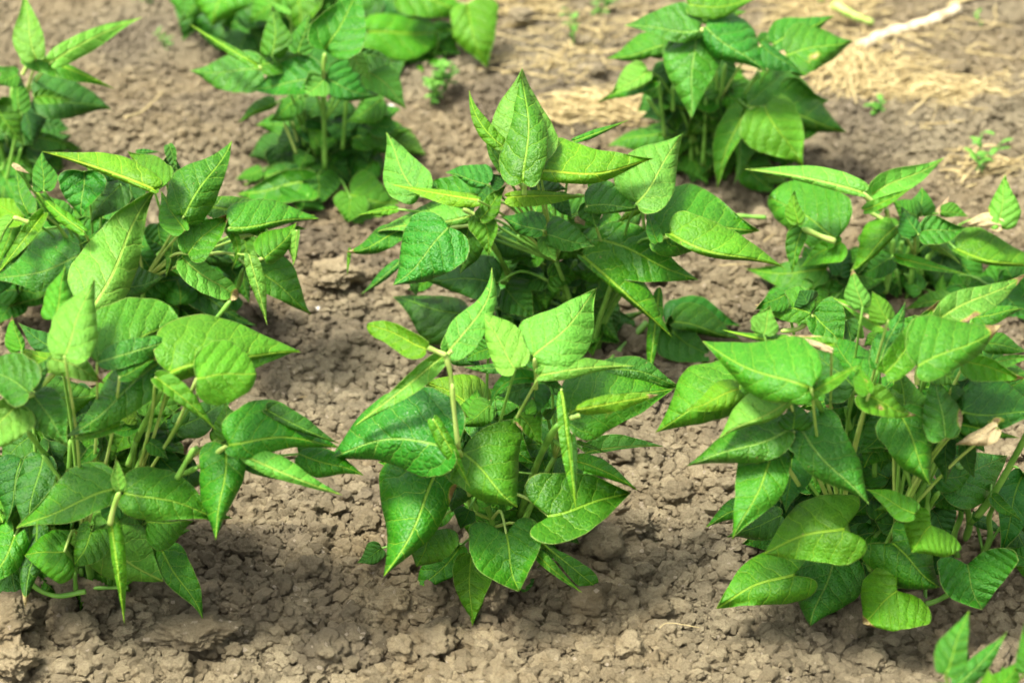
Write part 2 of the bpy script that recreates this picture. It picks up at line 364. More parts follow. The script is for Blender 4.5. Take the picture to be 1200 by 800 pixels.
class Plant:
    def __init__(s, px, py, label, reach=.16, step=.026):
        s.base = on_ground(px, py); s.px, s.py = px, py
        s.base[2] = float(H0(s.base[0:1], s.base[1:2])[0]) + .004
        s.root = thing('bean_plant', tuple(s.base), label, 'bean plant', 'bean plants growing in rows')
        s.extra = []; s.ends = []; s.step = step; s.bases = []; s.n = 0; s.o = Vector(s.base)
    def point(s, px, py, z):
        """point on the line of sight through (px,py), on the upright plane through the plant moved z layers forward"""
        yy = s.base[1] - (z - 4.5) * s.step
        r = ray(px, py); t = yy / r[..., 1]
        p = CAMP + r * t[..., None]
        low = p[..., 2] < .016
        if np.any(low):
            t2 = (.016 - CAM_H) / r[..., 2]; p = np.where(low[..., None], CAMP + r * t2[..., None], p)
        return p
    def leaf(s, z, bx, by, tx, ty, wl, wr, col, sh='o', b=0, up=None, fold=None, burn=None, arch=None, seed=None, auto=True):
        rs = random.Random(seed if seed is not None else hash((round(bx), round(by), round(tx), round(ty))))
        z = z + rs.uniform(-.2, .2); wl *= 1.10; wr *= 1.10
        if b == 0 and sh in 'oc': b = rs.uniform(-.035, .035) * math.hypot(tx - bx, ty - by)
        B = np.array([bx, by]); T = np.array([tx, ty]); d = T - B; L = np.linalg.norm(d); d = d / L; r = np.array([-d[1], d[0]])
        Cc = (B + T) / 2 + 2 * b * r
        big = max(L, wl + wr); n_t = 30 if big > 45 else 20; n_s = 8 if big > 45 else 6
        t = np.linspace(0, 1, n_t + 1) ** 1.05; sg = np.sin(np.linspace(-1, 1, 2 * n_s + 1) * math.pi / 2 * .94) / math.sin(math.pi / 2 * .94)
        TT, SS = np.meshgrid(t, sg, indexing='ij'); A = np.abs(SS)
        ox_, ow_ = outline(t, sh); ox_ = ox_[:, None]; w = ow_[:, None]
        ph1, ph2, fr = rs.uniform(0, 6.28), rs.uniform(0, 6.28), rs.uniform(3, 6)
        wav = 1 + .05 * np.sin(TT * fr * 2.2 + ph1 + (SS > 0) * 2) + .03 * np.sin(TT * 13 + ph2 + (SS > 0)) + .014 * np.sin(TT * 31 + ph2)
        along = TT + (ox_ - TT) * A ** 1.15
        half = np.where(SS < 0, wl, wr) * w * wav
        # bezier midrib, evaluated (and extended) at 'along'
        a = along; mid = ((1 - a) ** 2)[..., None] * B + (2 * a * (1 - a))[..., None] * Cc + (a ** 2)[..., None] * T
        tan = (2 * (1 - a))[..., None] * (Cc - B) + (2 * a)[..., None] * (T - Cc); tan /= np.linalg.norm(tan, axis=-1)[..., None] + 1e-9
        rr = np.stack([-tan[..., 1], tan[..., 0]], -1)
        PX = mid + rr * (SS * half + (.022 * L * np.sin(6.28 * a + ph1) * (1 if (wl + wr) > .3 * L else 0)))[..., None]
        # the blade's plane
        anchor = B + (T - B) * .38
        P0 = s.point(np.array(anchor[0]), np.array(anchor[1]), z)
        if P0[2] < .035:
            q = ray(anchor[0], anchor[1]); P0 = CAMP + q * ((.035 - CAM_H) / q[2])
        toc = CAMP - P0; toc /= np.linalg.norm(toc)
        u_ = .75 if up is None else up
        n = toc * .62 + np.array([0, 0, 1.0]) * u_ + .34 * (RT * d[0]) + .20 * np.array([0, 1.0, 0]) * (-d[1]) + RT * rs.uniform(-.22, .22)
        n /= np.linalg.norm(n); c_ = n @ toc
        if c_ < .45: n = n + toc * (.45 - c_) * 1.3; n /= np.linalg.norm(n)
        q = ray(PX[..., 0], PX[..., 1]); k = ((P0 - CAMP) @ n) / (q @ n)
        ray_len = np.linalg.norm(q, axis=-1)
        m_px = np.linalg.norm(P0 - CAMP) * TH / 600      # metres per picture pixel here
        f = (rs.choice([.45, .34, -.38, .52, -.28, .3]) if fold is None else fold)
        hw = (wl + wr) / 2 * m_px; Lw = L * m_px
        dz = f * hw * (.25 * A + .95 * A ** 2) * (.35 + .65 * np.sin(math.pi * np.clip(TT, 0, 1)))
        ar = rs.uniform(.15, .55) if arch is None else arch
        dz += ar * Lw * (TT - .38) ** 2 * 1.3
        dz += .11 * hw * np.sin(TT * 10 + ph1 + (SS > 0) * 2.1) * A ** 2 + .08 * hw * np.sin(TT * 5 + ph2) * SS + .10 * hw * np.sin(TT * 6.3 + ph2) * np.cos(SS * 2.5 + ph1)
        # blade relief between the veins
        V_ = SS * half / L; av = np.abs(V_); u0 = a - .62 * av - .55 * av ** 2; fr_ = u0 * 5.2 + .43 * (V_ > 0); fr_ = fr_ - np.floor(fr_)
        cu = rs.choice([-.45, -.3, .35, .5, .6, .25]); tw = rs.uniform(-.55, .55)
        dz += cu * hw * A ** 4 * np.clip(np.sin(TT * rs.uniform(3, 6) + ph2), -.3, 1) + tw * hw * SS * (TT - .35)
        if big > 38: dz -= .005 * hw * np.sin(math.pi * fr_) * (1 - A ** 3)
        if col == 'x': dz += .35 * hw * np.sin(TT * 11 + ph1 + SS * 3) * np.sin(TT * 5 + SS * 4 + ph2)
        kk = k + dz / ray_len
        P = CAMP + q * kk[..., None]
        gz = np.maximum(H0(P[..., 0], P[..., 1]) + .012, .0) + .004
        t2 = (gz - CAM_H) / q[..., 2]; P = np.where((P[..., 2] < gz)[..., None], CAMP + q * t2[..., None], P)
        n0, n1 = TT.shape; idx = np.arange(n0 * n1).reshape(n0, n1)
        F = np.stack([idx[:-1, :-1], idx[:-1, 1:], idx[1:, 1:], idx[1:, :-1]], -1).reshape(-1, 4)
        uv = np.stack([a, V_], -1).reshape(-1, 2) * (.72 if sh == 'c' or (wl + wr) > .95 * L else 1.0)
        bz = np.zeros_like(TT)
        if burn:
            for kd in burn.split('+'):
                if kd == 't': bz = np.maximum(bz, np.clip((TT - .80) / .15, 0, 1))
                elif kd == 'e': bz = np.maximum(bz, np.clip((SS - .55) / .4, 0, 1) * np.clip(1.25 - abs(TT - .4) * 6, 0, 1))
                elif kd == 'f': bz = np.maximum(bz, np.clip((-SS - .62) / .4, 0, 1) * np.clip(1.2 - abs(TT - .38) * 7, 0, 1))
                elif kd == 'k': bz = np.maximum(bz, .8 * np.clip(1 - np.hypot((TT - .45) * 5, (SS - .35) * 2.2), 0, 1))
                elif kd == 'z': bz = np.maximum(bz, np.clip((TT - .55) / .3, 0, 1))
        if s.n >= 97 and seed is not None:
            s.n += 1; s.extra.append((P.reshape(-1, 3) - s.base, F, uv, bz.ravel(), A.ravel(), col))
            if auto: s.bases.append((P[0, n1 // 2], B, z))
            return None
        o = mesh_obj('leaf', P.reshape(-1, 3) - s.base, F, LM[col], s.root, uv, {'burn': bz.ravel(), 'edge': A.ravel()})
        sol = o.modifiers.new('thickness', 'SOLIDIFY'); sol.thickness = .00035; sol.offset = 0; sol.use_rim = True
        if burn and col != 'x': o['label'] = 'leaf with brown scorched patch'
        if col == 'x': o['label'] = 'dry tan shrivelled leaf'
        base3 = P[0, n1 // 2]
        s.n += 1
        if auto:
            for bb in s.bases:
                if np.linalg.norm(bb[1] - B) < 14 * 1: break
            else: s.bases.append((base3, B, z))
        return o
    def stem(s, z, pts, w, m=None, nm=None):
        s.ends += [np.array(pts[0], float), np.array(pts[-1], float)]
        n = max(8, len(pts) * 5); P = []
        zs = np.linspace(z[0], z[1], len(pts)) if isinstance(z, tuple) else [z] * len(pts)
        P = [s.point(np.array(p[0]), np.array(p[1]), zz) for p, zz in zip(pts, zs)]
        Q = spline(P, n); dist = np.linalg.norm(Q - CAMP, axis=1); r = w / 2 * dist * TH / 600
        r = r * (1 + .10 * np.sin(np.linspace(0, 9, n))); r[0] *= .6; r[1] *= .9; r[-1] *= 1.1
        V, F = tube_tri(Q - s.base, r, 8)
        mesh_obj(nm or ('stem' if w >= 6 else 'petiole'), V, F, m or (STEM if w >= 5 else PET), s.root)
    def finish(s, hgt=.14, nst=4, seed=1, maxpet=34, spread=.05):
        """main stems from the root and a petiole from every leaf base down to them"""
        rs = random.Random(seed * 31 + 5); nodes = []
        if s.extra:
            off = 0; Fs = []
            for e in s.extra: Fs.append(e[1] + off); off += len(e[0])
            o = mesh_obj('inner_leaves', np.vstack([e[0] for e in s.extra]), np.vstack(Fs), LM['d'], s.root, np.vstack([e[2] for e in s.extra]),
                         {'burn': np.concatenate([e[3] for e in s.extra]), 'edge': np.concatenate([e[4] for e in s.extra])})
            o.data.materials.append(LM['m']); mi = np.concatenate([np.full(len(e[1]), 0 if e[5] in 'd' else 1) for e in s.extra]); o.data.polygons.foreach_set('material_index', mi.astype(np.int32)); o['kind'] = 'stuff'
            sol = o.modifiers.new('thickness', 'SOLIDIFY'); sol.thickness = .00035; sol.offset = 0
        for i in range(nst):
            an = 6.28 * i / nst + rs.uniform(-.4, .4); top = np.array([math.cos(an) * spread, math.sin(an) * spread * .8, hgt * rs.uniform(.75, 1.05)])
            P = spline([np.array([math.cos(an) * .006, math.sin(an) * .006, -.012]), np.array([math.cos(an) * .018, math.sin(an) * .018, hgt * .35]), top * np.array([.7, .7, .72]), top], 12)
            V, F = tube_tri(P, np.linspace(.0038, .0023, 12), 8); mesh_obj('stem', V, F, STEM, s.root); nodes.append(P)
        for b3, B, z in s.bases[:maxpet]:
            if any(np.linalg.norm(B - q) < 7 for q in s.ends): continue
            e = b3 - s.base; P = min(nodes, key=lambda q: np.linalg.norm(q[8][:2] - e[:2])); hh = max(.0, e[2])
            i = 11 if hh > hgt else max(2, min(11, int(11 * (hh - .03) / hgt)))
            a = P[i]; m_ = (a + e) / 2; m_ = m_ + np.array([0, .016, .012 if hh > a[2] + .02 else .0]) + (np.array([e[0], e[1], 0]) - np.array([a[0], a[1], 0])) * .12
            Q = spline([a, m_, e], 10); V, F = tube_tri(Q, np.linspace(.0018, .0012, 10), 6); mesh_obj('petiole', V, F, PET if z > 7.4 else STEM, s.root)
    def trace(s, text):
        ox = oy = 0; sc = 1.0
        for ln in text.strip().splitlines():
            ln = ln.split('#')[0].split()
            if not ln: continue
            if ln[0] == '@': ox, oy, sc = float(ln[1]), float(ln[2]), float(ln[3]); continue
            if ln[0] == 'S':
                z = ln[1]; z = tuple(float(q) for q in z.split(':')) if ':' in z else float(z)
                w = float(ln[2]) / sc; c = [float(v) for v in ln[3:] if v not in ('P', 'G')]
                mm = PET if 'P' in ln else (STEM if 'G' in ln else None)
                s.stem(z, [(ox + c[i] / sc, oy + c[i + 1] / sc) for i in range(0, len(c), 2)], w, mm); continue
            z, bx, by, tx, ty, wl, wr = [float(v) for v in ln[:7]]; col = ln[7]; kw = {}
            for o in ln[8:]:
                if o in ('c', 'b', 'r', 's'): kw['sh'] = o
                elif o[0] == 'B': kw['b'] = float(o[1:]) / sc
                elif o[0] == 'U': kw['up'] = float(o[1:])
                elif o[0] == 'F': kw['fold'] = float(o[1:])
                elif o[0] == 'A': kw['arch'] = float(o[1:])
                elif o[0] == 'X': kw['burn'] = o[1:]
                elif o == 'n': kw['auto'] = False
            s.leaf(z, ox + bx / sc, oy + by / sc, ox + tx / sc, oy + ty / sc, max(wl, 5) / sc, max(wr, 5) / sc, col, **kw)
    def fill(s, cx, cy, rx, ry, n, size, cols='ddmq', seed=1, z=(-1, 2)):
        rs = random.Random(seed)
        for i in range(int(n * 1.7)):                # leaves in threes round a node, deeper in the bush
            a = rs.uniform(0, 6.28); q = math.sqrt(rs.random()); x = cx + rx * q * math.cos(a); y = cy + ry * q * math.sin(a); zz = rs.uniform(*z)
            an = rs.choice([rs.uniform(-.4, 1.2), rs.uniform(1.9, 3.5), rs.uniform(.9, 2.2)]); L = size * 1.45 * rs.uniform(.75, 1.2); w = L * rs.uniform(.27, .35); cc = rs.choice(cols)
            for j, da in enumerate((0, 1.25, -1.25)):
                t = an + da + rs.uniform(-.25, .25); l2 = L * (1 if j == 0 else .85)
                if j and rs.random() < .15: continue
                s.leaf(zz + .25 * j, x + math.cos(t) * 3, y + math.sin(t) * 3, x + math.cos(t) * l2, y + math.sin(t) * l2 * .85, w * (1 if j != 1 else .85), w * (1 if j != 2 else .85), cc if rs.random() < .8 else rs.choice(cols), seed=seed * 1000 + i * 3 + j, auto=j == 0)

PL = []
# ---- front centre
P = Plant(590, 672, 'bushy bean plant in the middle of the front row, pale bare petiole above it'); PL.append(P)
P.trace('''
@ 400 450 4
9 530 290 -65 340 140 240 q B45 F.5
8 500 330 205 905 115 214 m Xf F.4
9.8 432 165 605 487 30 40 l U.2
9.0 565 315 828 575 240 128 m F.45
4.6 640 130 908 368 125 100 m
6.8 835 140 940 285 72 40 l Xe
9.6 1032 25 1100 585 14 36 l s U.2
9 1080 240 1106 540 22 14 d
S 8:4 34 1015 190 960 280 900 420 840 610 G
S 9 24 520 0 530 140 548 295 P
S 5 24 585 500 610 600 640 720 G
S 4.5 24 612 520 640 600 668 670 G
S 6 10 830 412 895 420 G
S 6 12 905 425 970 480 G
S 6 14 1000 260 1050 310 1060 400 G
S 9:7 18 530 320 560 322 570 400 600 520 P
@ 400 550 4
8 425 288 355 455 130 100 m c U.9
6 560 360 342 598 62 95 m
7 600 400 607 730 100 75 l
9 770 300 830 572 150 172 m c
5 190 370 75 438 42 50 d
5 500 170 400 280 50 40 m
6.2 540 80 520 200 70 40 d
6.4 600 190 560 280 40 60 d
4.5 690 150 780 230 40 40 d
4 700 240 720 480 60 60 d
3.5 840 560 930 450 40 30 d
@ 550 530 4
8 370 290 752 182 185 125 m c U1
9 295 455 527 655 28 20 l U.5
6.5 330 415 600 635 48 42 m r
7 500 40 785 175 45 30 l B-14
@ 550 380 4
5 550 600 910 572 58 12 p B-14
6 490 548 650 605 10 10 m
7 465 410 965 290 162 145 m Xk F.35
9 500 400 885 330 38 38 y s U.2 Xt
8 330 240 775 195 50 35 p B-14
S 8 26 470 440 520 425 P
S 7 20 390 540 450 590 460 670 G
5 640 200 1000 290 60 60 d
@ 400 300 4
7 905 475 1203 158 135 155 p U.4 F.3
S 8:7 20 905 480 912 560 912 620 P
7.5 820 525 635 222 68 105 p U.4 F.3
6.6 500 445 705 55 66 76 p B48 U.35 F.3 n
8 400 430 122 316 64 44 y b U.4
S 8 26 395 425 490 465 P
S 8 26 490 465 512 560 525 700 P
S 8 20 500 460 520 445 P
8.2 482 462 60 797 48 36 p U.5
3 650 730 385 580 140 120 y F.3
4 620 790 640 620 80 60 l
5 770 520 575 520 24 20 q U1
7 905 575 695 715 22 42 m B58
6 890 610 738 660 76 34 d
6.4 900 610 903 757 68 66 d
7.9 880 740 895 660 22 28 l Xt
5.5 925 580 1070 640 34 52 q
5 985 520 855 505 34 30 q
3 690 430 560 490 40 62 m
3 500 420 650 520 70 60 d
6 950 750 1010 710 18 26 y Xt
4 1050 700 950 650 50 50 d
7 545 715 600 755 12 16 y
4 800 640 720 760 60 50 m
5 700 700 560 800 60 60 m
''')
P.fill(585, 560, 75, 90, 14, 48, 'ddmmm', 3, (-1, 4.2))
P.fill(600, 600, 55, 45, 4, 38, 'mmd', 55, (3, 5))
P.finish(.13, 4, 1)
# ---- front left
P = Plant(112, 700, 'dense bean plant at the left end of the front row, scorched leaf tips on top'); PL.append(P)
P.trace('''
@ 0 350 4
9 295 265 436 -96 105 108 p U.45 F.3
7 248 98 304 -152 70 68 l U.3 Xe
8 455 300 865 175 58 58 q s F.4
7.6 455 300 850 130 190 30 m b B-30 F.5
8.6 560 362 748 270 62 34 m Xt
9 245 275 492 390 66 62 p Xt
8 752 298 308 650 105 100 q F.4
8.5 560 590 325 660 24 26 l n
8 800 360 1408 262 205 55 l B-45 F.5
7 1000 300 1400 240 50 60 m
9.5 920 370 1200 345 148 122 l b
9.6 730 370 1010 612 52 34 l B-12
9.5 140 435 -120 310 90 130 q
9.2 150 420 241 264 46 36 q
9.8 160 445 325 692 98 85 q F.45
9.7 75 490 -120 710 120 74 p
6 280 290 82 236 60 28 y
5 272 262 85 118 52 48 d
6 100 240 55 80 62 20 l Xt
6 1070 655 1050 482 56 60 l
5 825 600 1110 460 62 74 d
6 640 560 560 560 30 50 y
S 8:6 28 760 420 700 540 640 660 G
S 7:6 24 800 430 760 510 G
S 9 24 70 490 158 445 P
S 9:6 26 130 620 180 690 220 740 G
S 6 26 640 660 600 780 G
S 6 22 680 690 640 800 G
S 5:7 22 880 770 920 700 G
S 5 20 1080 10 1000 110 G
S 6 24 330 660 325 800 G
S 5 18 520 590 515 700 G
S 6 26 150 460 260 340 P
7 455 700 355 785 28 24 m
6.5 450 690 370 650 30 30 m
6 640 600 500 620 30 30 m
5.5 690 640 850 720 50 40 d
7 700 670 790 750 30 40 m
5 900 800 700 720 60 50 d
4 560 520 500 690 60 60 d
5 700 500 730 640 50 60 d
4.5 420 420 350 560 80 60 d
4 860 560 800 690 60 60 d
3 300 380 200 520 90 60 d
S 6 14 640 590 530 600 G
@ 200 430 4
9 250 365 208 808 82 118 m
8.6 270 355 787 365 168 66 m B-20 F.4
7.8 450 200 790 358 55 24 d
9.3 345 415 805 600 62 34 p U1 F.5
8 330 430 650 545 24 44 d
7.5 600 410 903 510 65 66 m
5.5 230 360 290 200 60 60 l
S 8.5:6 24 258 370 125 470 0 515 P
S 8 26 110 380 75 440 30 520 G
S 9 24 262 375 350 412 P
6 90 480 50 600 60 60 d
5 170 700 290 710 20 20 m
@ 0 530 4
9 540 180 80 362 74 142 m B18 F.4
9 585 180 1042 305 138 98 m F.4
9.4 560 178 540 28 28 32 p U.2
9.8 520 320 583 802 46 20 l U.2
S 9.6 26 560 185 535 250 515 335 P
7 440 375 762 612 185 122 p c
7.5 430 375 345 542 105 55 m c
8 300 462 115 478 130 100 l c
7.5 195 22 130 420 72 88 d
7.6 170 330 115 725 64 66 d Xt
8 70 395 -60 645 80 90 m c
5 60 540 82 795 60 130 d Xf
6.5 100 30 30 330 60 110 d
6 690 330 905 325 10 122 m
6.5 760 460 950 778 88 56 m F.2
6 740 0 895 190 60 66 d
5 400 200 330 360 60 60 d
5.5 560 220 470 350 60 60 d
S 7 24 120 575 175 638 270 672 400 650 G
S 5 22 380 540 385 600 400 690 G
S 5 20 430 520 435 680 G
S 6 18 430 635 600 632 G
S 8:6 26 925 70 860 100 800 115 G
S 7 22 200 10 250 80 280 130 G
S 6 22 350 560 355 640 G
''')
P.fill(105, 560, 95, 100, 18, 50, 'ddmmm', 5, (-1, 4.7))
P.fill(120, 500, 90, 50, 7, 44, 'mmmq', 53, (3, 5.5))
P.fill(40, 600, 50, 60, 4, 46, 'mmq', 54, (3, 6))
P.finish(.13, 5, 2)
# ---- front right
P = Plant(1012, 700, 'largest bean plant at the right of the front row, broad heart-shaped leaves at its foot'); PL.append(P)
P.trace('''
@ 750 350 4
9.5 800 430 288 208 106 182 m F.5
8 898 240 688 170 18 12 x F.6
9.2 702 480 373 654 28 135 p F.35
9.7 745 472 1022 312 22 38 l s U.3
9.8 740 480 636 438 20 34 l b
7 465 400 68 618 95 170 l F.35
7.7 462 425 215 522 62 60 y
7 905 215 388 146 20 36 l Xe
6.5 580 165 608 33 72 52 p U.3
6.3 1005 420 800 225 120 100 d F.4
6.6 1060 430 915 198 50 100 m b F.5
S 9:6 28 812 460 850 520 862 580 G
S 6 22 965 505 985 610 G
5 880 440 1000 500 30 60 d Xe
4 900 520 1000 700 90 90 d
4 640 740 560 800 80 80 d
@ 900 300 4
9 472 642 428 500 52 28 l U.3 Xk
9.2 436 640 692 746 62 66 l Xt+k
9.4 700 520 1097 325 178 90 m F.4 Xt
7 515 525 640 215 60 64 q U.4
7.8 545 545 797 206 62 76 m U.4 Xt
8 562 300 488 165 62 48 l
6 558 342 308 196 30 62 l F.3
6.2 440 240 393 60 60 42 p U.3 Xt
6.5 800 292 1212 78 62 78 p U.8 Xt+e
4 960 290 1205 250 40 44 m
6.9 560 345 330 215 4 12 x
5 1020 400 1215 440 52 44 m
7.5 925 490 1205 567 40 68 l Xt
7 655 830 612 515 92 112 m U.4 F.3
8.2 835 850 790 545 92 82 q U.3 F.3 Xe
S 8 22 700 520 698 600 P
5 980 460 1000 440 50 40 p
5.5 1060 500 1250 470 20 30 p
5.5 1100 530 1250 560 20 40 p
6.6 760 520 900 600 40 60 m
5 480 440 520 560 40 40 d
3 200 270 -60 230 62 92 m Xt
3.4 210 268 345 425 122 62 m
2.6 190 220 150 160 60 60 d
S 3 22 60 352 150 338 210 275 P
2.5 80 180 -60 250 60 30 m
3 370 300 390 420 60 50 d
3 520 370 450 420 40 30 m
S 3 22 430 290 440 380 G
@ 900 450 4
8.6 610 130 763 477 108 132 m F.4
8 915 130 1300 130 175 75 d Xk F.4
9 1075 205 880 285 48 34 x F.6
8.2 905 190 1178 252 16 42 m
7 840 260 832 462 46 62 d
7 920 290 965 442 46 36 d
9.4 140 195 470 567 165 88 q F.4
8.4 690 605 460 492 52 58 m
S 6 30 780 350 740 450 700 540 G
S 6 22 640 390 665 460 690 540 G
S 5 26 600 340 615 500 G
S 5 24 500 260 500 430 G
S 7:5 24 800 505 740 600 G
S 8.5:7 20 123 222 60 285 90 380 150 480 P
S 5 20 210 410 240 530 G
S 5 20 270 440 300 530 G
S 5 20 350 480 390 570 G
S 6 26 750 480 745 620 G
6 785 330 820 290 30 50 x Xz
7.4 900 60 860 0 30 30 d
4 100 330 60 560 90 70 d
4 300 380 420 520 60 60 d
4 560 560 500 700 70 70 d
6 620 560 500 590 30 30 m
8.6 830 230 775 270 20 26 x
@ 780 480 4
8.8 570 90 98 258 80 108 q F.4
9.5 520 190 323 607 106 122 m F.4
8.6 600 92 600 -40 62 82 m U.3
6.5 600 200 570 480 92 64 d
6 400 440 187 544 36 52 m
5.5 545 500 292 602 72 52 d
5 680 300 720 420 50 50 m
@ 800 580 4
9 755 150 380 264 150 158 l c U.9
8 520 365 154 522 112 132 l c
7 705 325 600 612 152 160 q c
8.6 1005 445 843 600 190 138 l c Xt
7.6 985 225 1205 432 130 148 m c
@ 900 600 4
7.8 930 245 1000 457 215 136 q c
8.8 765 60 673 187 172 104 l c
6 1300 300 1160 250 60 30 m
S 6 24 450 190 480 270 G
S 6 26 870 370 800 410 740 430 G
S 5 20 760 350 600 345 G
S 5 20 740 300 735 420 G
5 600 60 500 40 50 60 d
5.5 580 170 500 240 60 40 d
5 850 200 760 300 50 50 d
''')
P.fill(1010, 560, 110, 105, 18, 50, 'ddmmm', 9, (-1.5, 4.2))
P.fill(1040, 520, 95, 60, 8, 46, 'mmmq', 51, (3, 6))
P.fill(1120, 440, 70, 50, 6, 46, 'mmdq', 52, (3, 6))
P.finish(.15, 5, 3)
# ---- right edge
P = Plant(1136, 655, 'sparse bean plant cut by the right edge, thick bare branching stems'); PL.append(P)
P.trace('''
@ 900 450 4
6 810 505 1117 328 86 132 q s
7 1045 530 1187 643 32 28 m
6 1200 420 1090 800 100 70 d
5 1170 700 1290 880 80 80 d
S 6:7 34 950 655 1060 510 1200 262 1260 150 G
S 5:6 32 925 730 945 650 925 540 895 380 G
4 960 620 1110 700 30 30 d
6 980 640 960 590 14 14 m
6 1210 620 1300 700 60 50 m
@ 900 600 4
5 1250 240 1120 160 60 60 m
''')
P.finish(.08, 2, 4, 6, .02)
# ---- middle centre
P = Plant(690, 418, 'tall bean plant in the centre of the second row with pointed upright top leaf'); PL.append(P)
P.trace('''
@ 400 80 4
9 860 535 855 25 106 92 m U.15 F.3
7.6 885 430 838 0 145 128 p U.1 F.3
8 757 365 600 105 36 38 l B-34 U.2
7.4 752 482 670 315 24 30 m U.2
5 365 600 208 303 96 92 p U.3
6.6 610 700 172 772 50 96 p B10
8 640 618 240 546 42 20 y
7 685 548 488 492 26 78 q
5.5 640 600 370 560 50 86 m
8 650 705 772 545 42 44 l
8.4 780 605 1152 600 26 46 y
7 890 560 1057 572 82 16 d
7 700 540 775 500 30 40 d
6 262 660 78 688 20 16 l
S 9 24 860 538 858 590 P
S 7.6 24 570 660 650 700 P
S 7.6 18 510 748 620 735 P
4 800 480 850 560 40 40 d
4 700 610 620 560 50 50 d
6 1000 600 1080 700 40 40 d
@ 400 230 4
9.2 505 145 243 417 145 152 q F.35
8.6 660 85 697 277 48 70 l
7 600 150 560 362 88 62 m U.3
6 735 400 395 388 86 116 d
4.5 570 560 240 478 150 66 d
6 275 160 22 262 50 52 m B-14 Xt
6 40 245 28 372 8 8 l n
4 270 310 92 460 20 26 q
5.5 765 430 895 582 92 76 q
8.6 940 165 744 100 42 72 q
8.8 965 185 1186 240 86 52 q
8.9 955 190 1006 306 44 44 p
5 730 180 895 292 64 60 d
4.4 820 330 920 385 40 40 d
5 340 400 350 470 20 20 q
4 420 390 310 440 30 30 l
S 6:4 26 695 205 750 300 802 408 G
S 4 28 1100 300 1070 390 1040 490 G
S 4 18 940 300 940 460 G
S 4 18 980 310 1010 400 1020 480 G
S 4 16 1120 320 1090 450 G
S 5 20 830 180 835 250 G
S 3 18 890 220 880 300 G
S 4 16 950 410 1060 370 G
S 4 14 1190 400 1150 460 G
S 4 18 1060 330 1040 420 G
4 1180 330 1130 450 40 40 d
6.5 1110 90 1140 140 22 26 x
5 930 80 960 180 50 50 d
3 640 600 560 700 60 60 m
3 820 560 900 640 60 60 d
3 880 620 840 780 50 50 m
4 1100 500 1000 640 90 70 m
@ 620 160 4
8.4 50 172 585 115 140 48 y F.35
6 210 22 464 -76 18 14 m
6.8 500 310 717 -16 168 100 p U.4 F.2
8 270 325 542 330 104 38 q
8 290 310 312 432 50 62 q
7.4 580 462 1082 432 205 92 m F.4
9 660 460 1192 617 134 24 l F.45
8 602 495 545 345 30 32 m
6 300 200 350 260 50 40 m
6.4 520 340 410 400 20 24 y
S 8 18 590 490 660 465 P
S 7 16 530 340 540 430 G
4 400 480 560 330 60 40 d
@ 680 250 4
7 95 130 552 316 106 128 m F.3
8.6 10 200 430 580 118 24 l F.35
8 372 345 320 785 26 32 m s U.2
3 55 520 330 450 20 30 m
5 110 515 188 605 24 30 m
3.4 400 508 752 520 122 24 d
3.8 400 520 645 697 70 112 d
5 438 512 752 592 92 30 m
S 3.4 32 140 692 220 605 312 515 G
S 4 20 75 492 100 310 G
S 4 20 105 482 172 360 G
S 3.6 12 380 515 440 512 P
3 100 540 180 610 50 40 m
''')
P.fill(640, 345, 70, 55, 14, 40, 'ddmmm', 13, (0, 4.7))
P.fill(650, 290, 90, 40, 5, 42, 'mmq', 56, (3.5, 5.5))
P.finish(.14, 5, 5)
# ---- second row left
P = Plant(165, 418, 'wide bean plant left in the second row, large pale leaf across its front'); PL.append(P)
P.trace('''
@ 0 150 4
9 722 287 203 112 22 80 y B12 F.3
8.4 745 287 600 108 28 112 l F.3
8 860 412 1084 60 122 90 m U.25 F.3
9.4 440 832 736 278 168 98 p U.45 F.35
8.6 862 482 750 298 72 32 l
8.6 880 590 1078 398 82 78 m Xt
7 380 602 -30 720 96 150 q F.4
8 205 400 -25 700 30 36 l
5.6 110 420 -60 340 62 62 y
8 56 423 -14 560 10 42 p
5 70 430 0 640 44 64 l
5.4 130 400 66 185 30 52 m
6.5 205 292 200 110 52 60 m
8 392 484 138 264 30 26 l Xt
7 392 205 380 416 92 112 q
6 560 262 420 442 80 62 d
5 605 230 622 422 72 62 d
7.5 592 425 368 548 36 28 m
8.2 560 752 768 700 112 44 q
7 832 480 775 702 36 32 m
5 760 180 860 220 60 30 d
5 790 80 830 210 20 30 q
4 640 110 750 112 12 10 q
6 470 190 380 130 40 30 l
5 480 200 560 240 50 40 d
5 940 560 1110 640 60 60 d
5 740 450 760 560 60 60 m
5 300 430 230 320 60 60 m
6 170 330 250 440 50 30 m
S 8 22 62 418 135 442 P
S 8.6 24 640 232 725 285 P
S 6 22 780 555 740 600 G
S 5 20 540 440 520 470 G
7 60 170 140 215 12 12 x
4 200 470 100 560 90 80 m
@ 120 180 4
7.4 600 342 1017 298 118 30 m F.4
6 512 250 1000 290 60 60 m
8.6 762 495 913 326 88 46 l
8 912 362 892 525 14 42 p
7.8 700 530 980 748 112 64 m F.3
9.2 688 475 772 802 40 30 p U.2
9.4 370 488 632 682 54 68 p b Xt
8 576 330 606 546 20 24 l B-42
7.5 770 370 620 350 24 26 m Xk
S 8 20 765 485 722 502 P
S 7:5 22 660 540 620 660 520 790 G
S 7 16 710 380 640 390 P
4 560 400 640 620 80 60 d
4 660 400 700 560 60 60 m
5 660 560 685 700 30 40 m
4 350 560 480 640 60 50 d
4 420 620 440 760 40 60 m
3 460 700 680 800 40 60 d
5 900 350 955 352 8 10 l
@ 0 350 4
6 450 95 737 0 36 16 l
3 60 -60 100 48 62 80 m
4 640 -60 700 80 90 90 d
5 900 -40 1200 130 30 70 d
4 840 20 900 160 60 60 m
''')
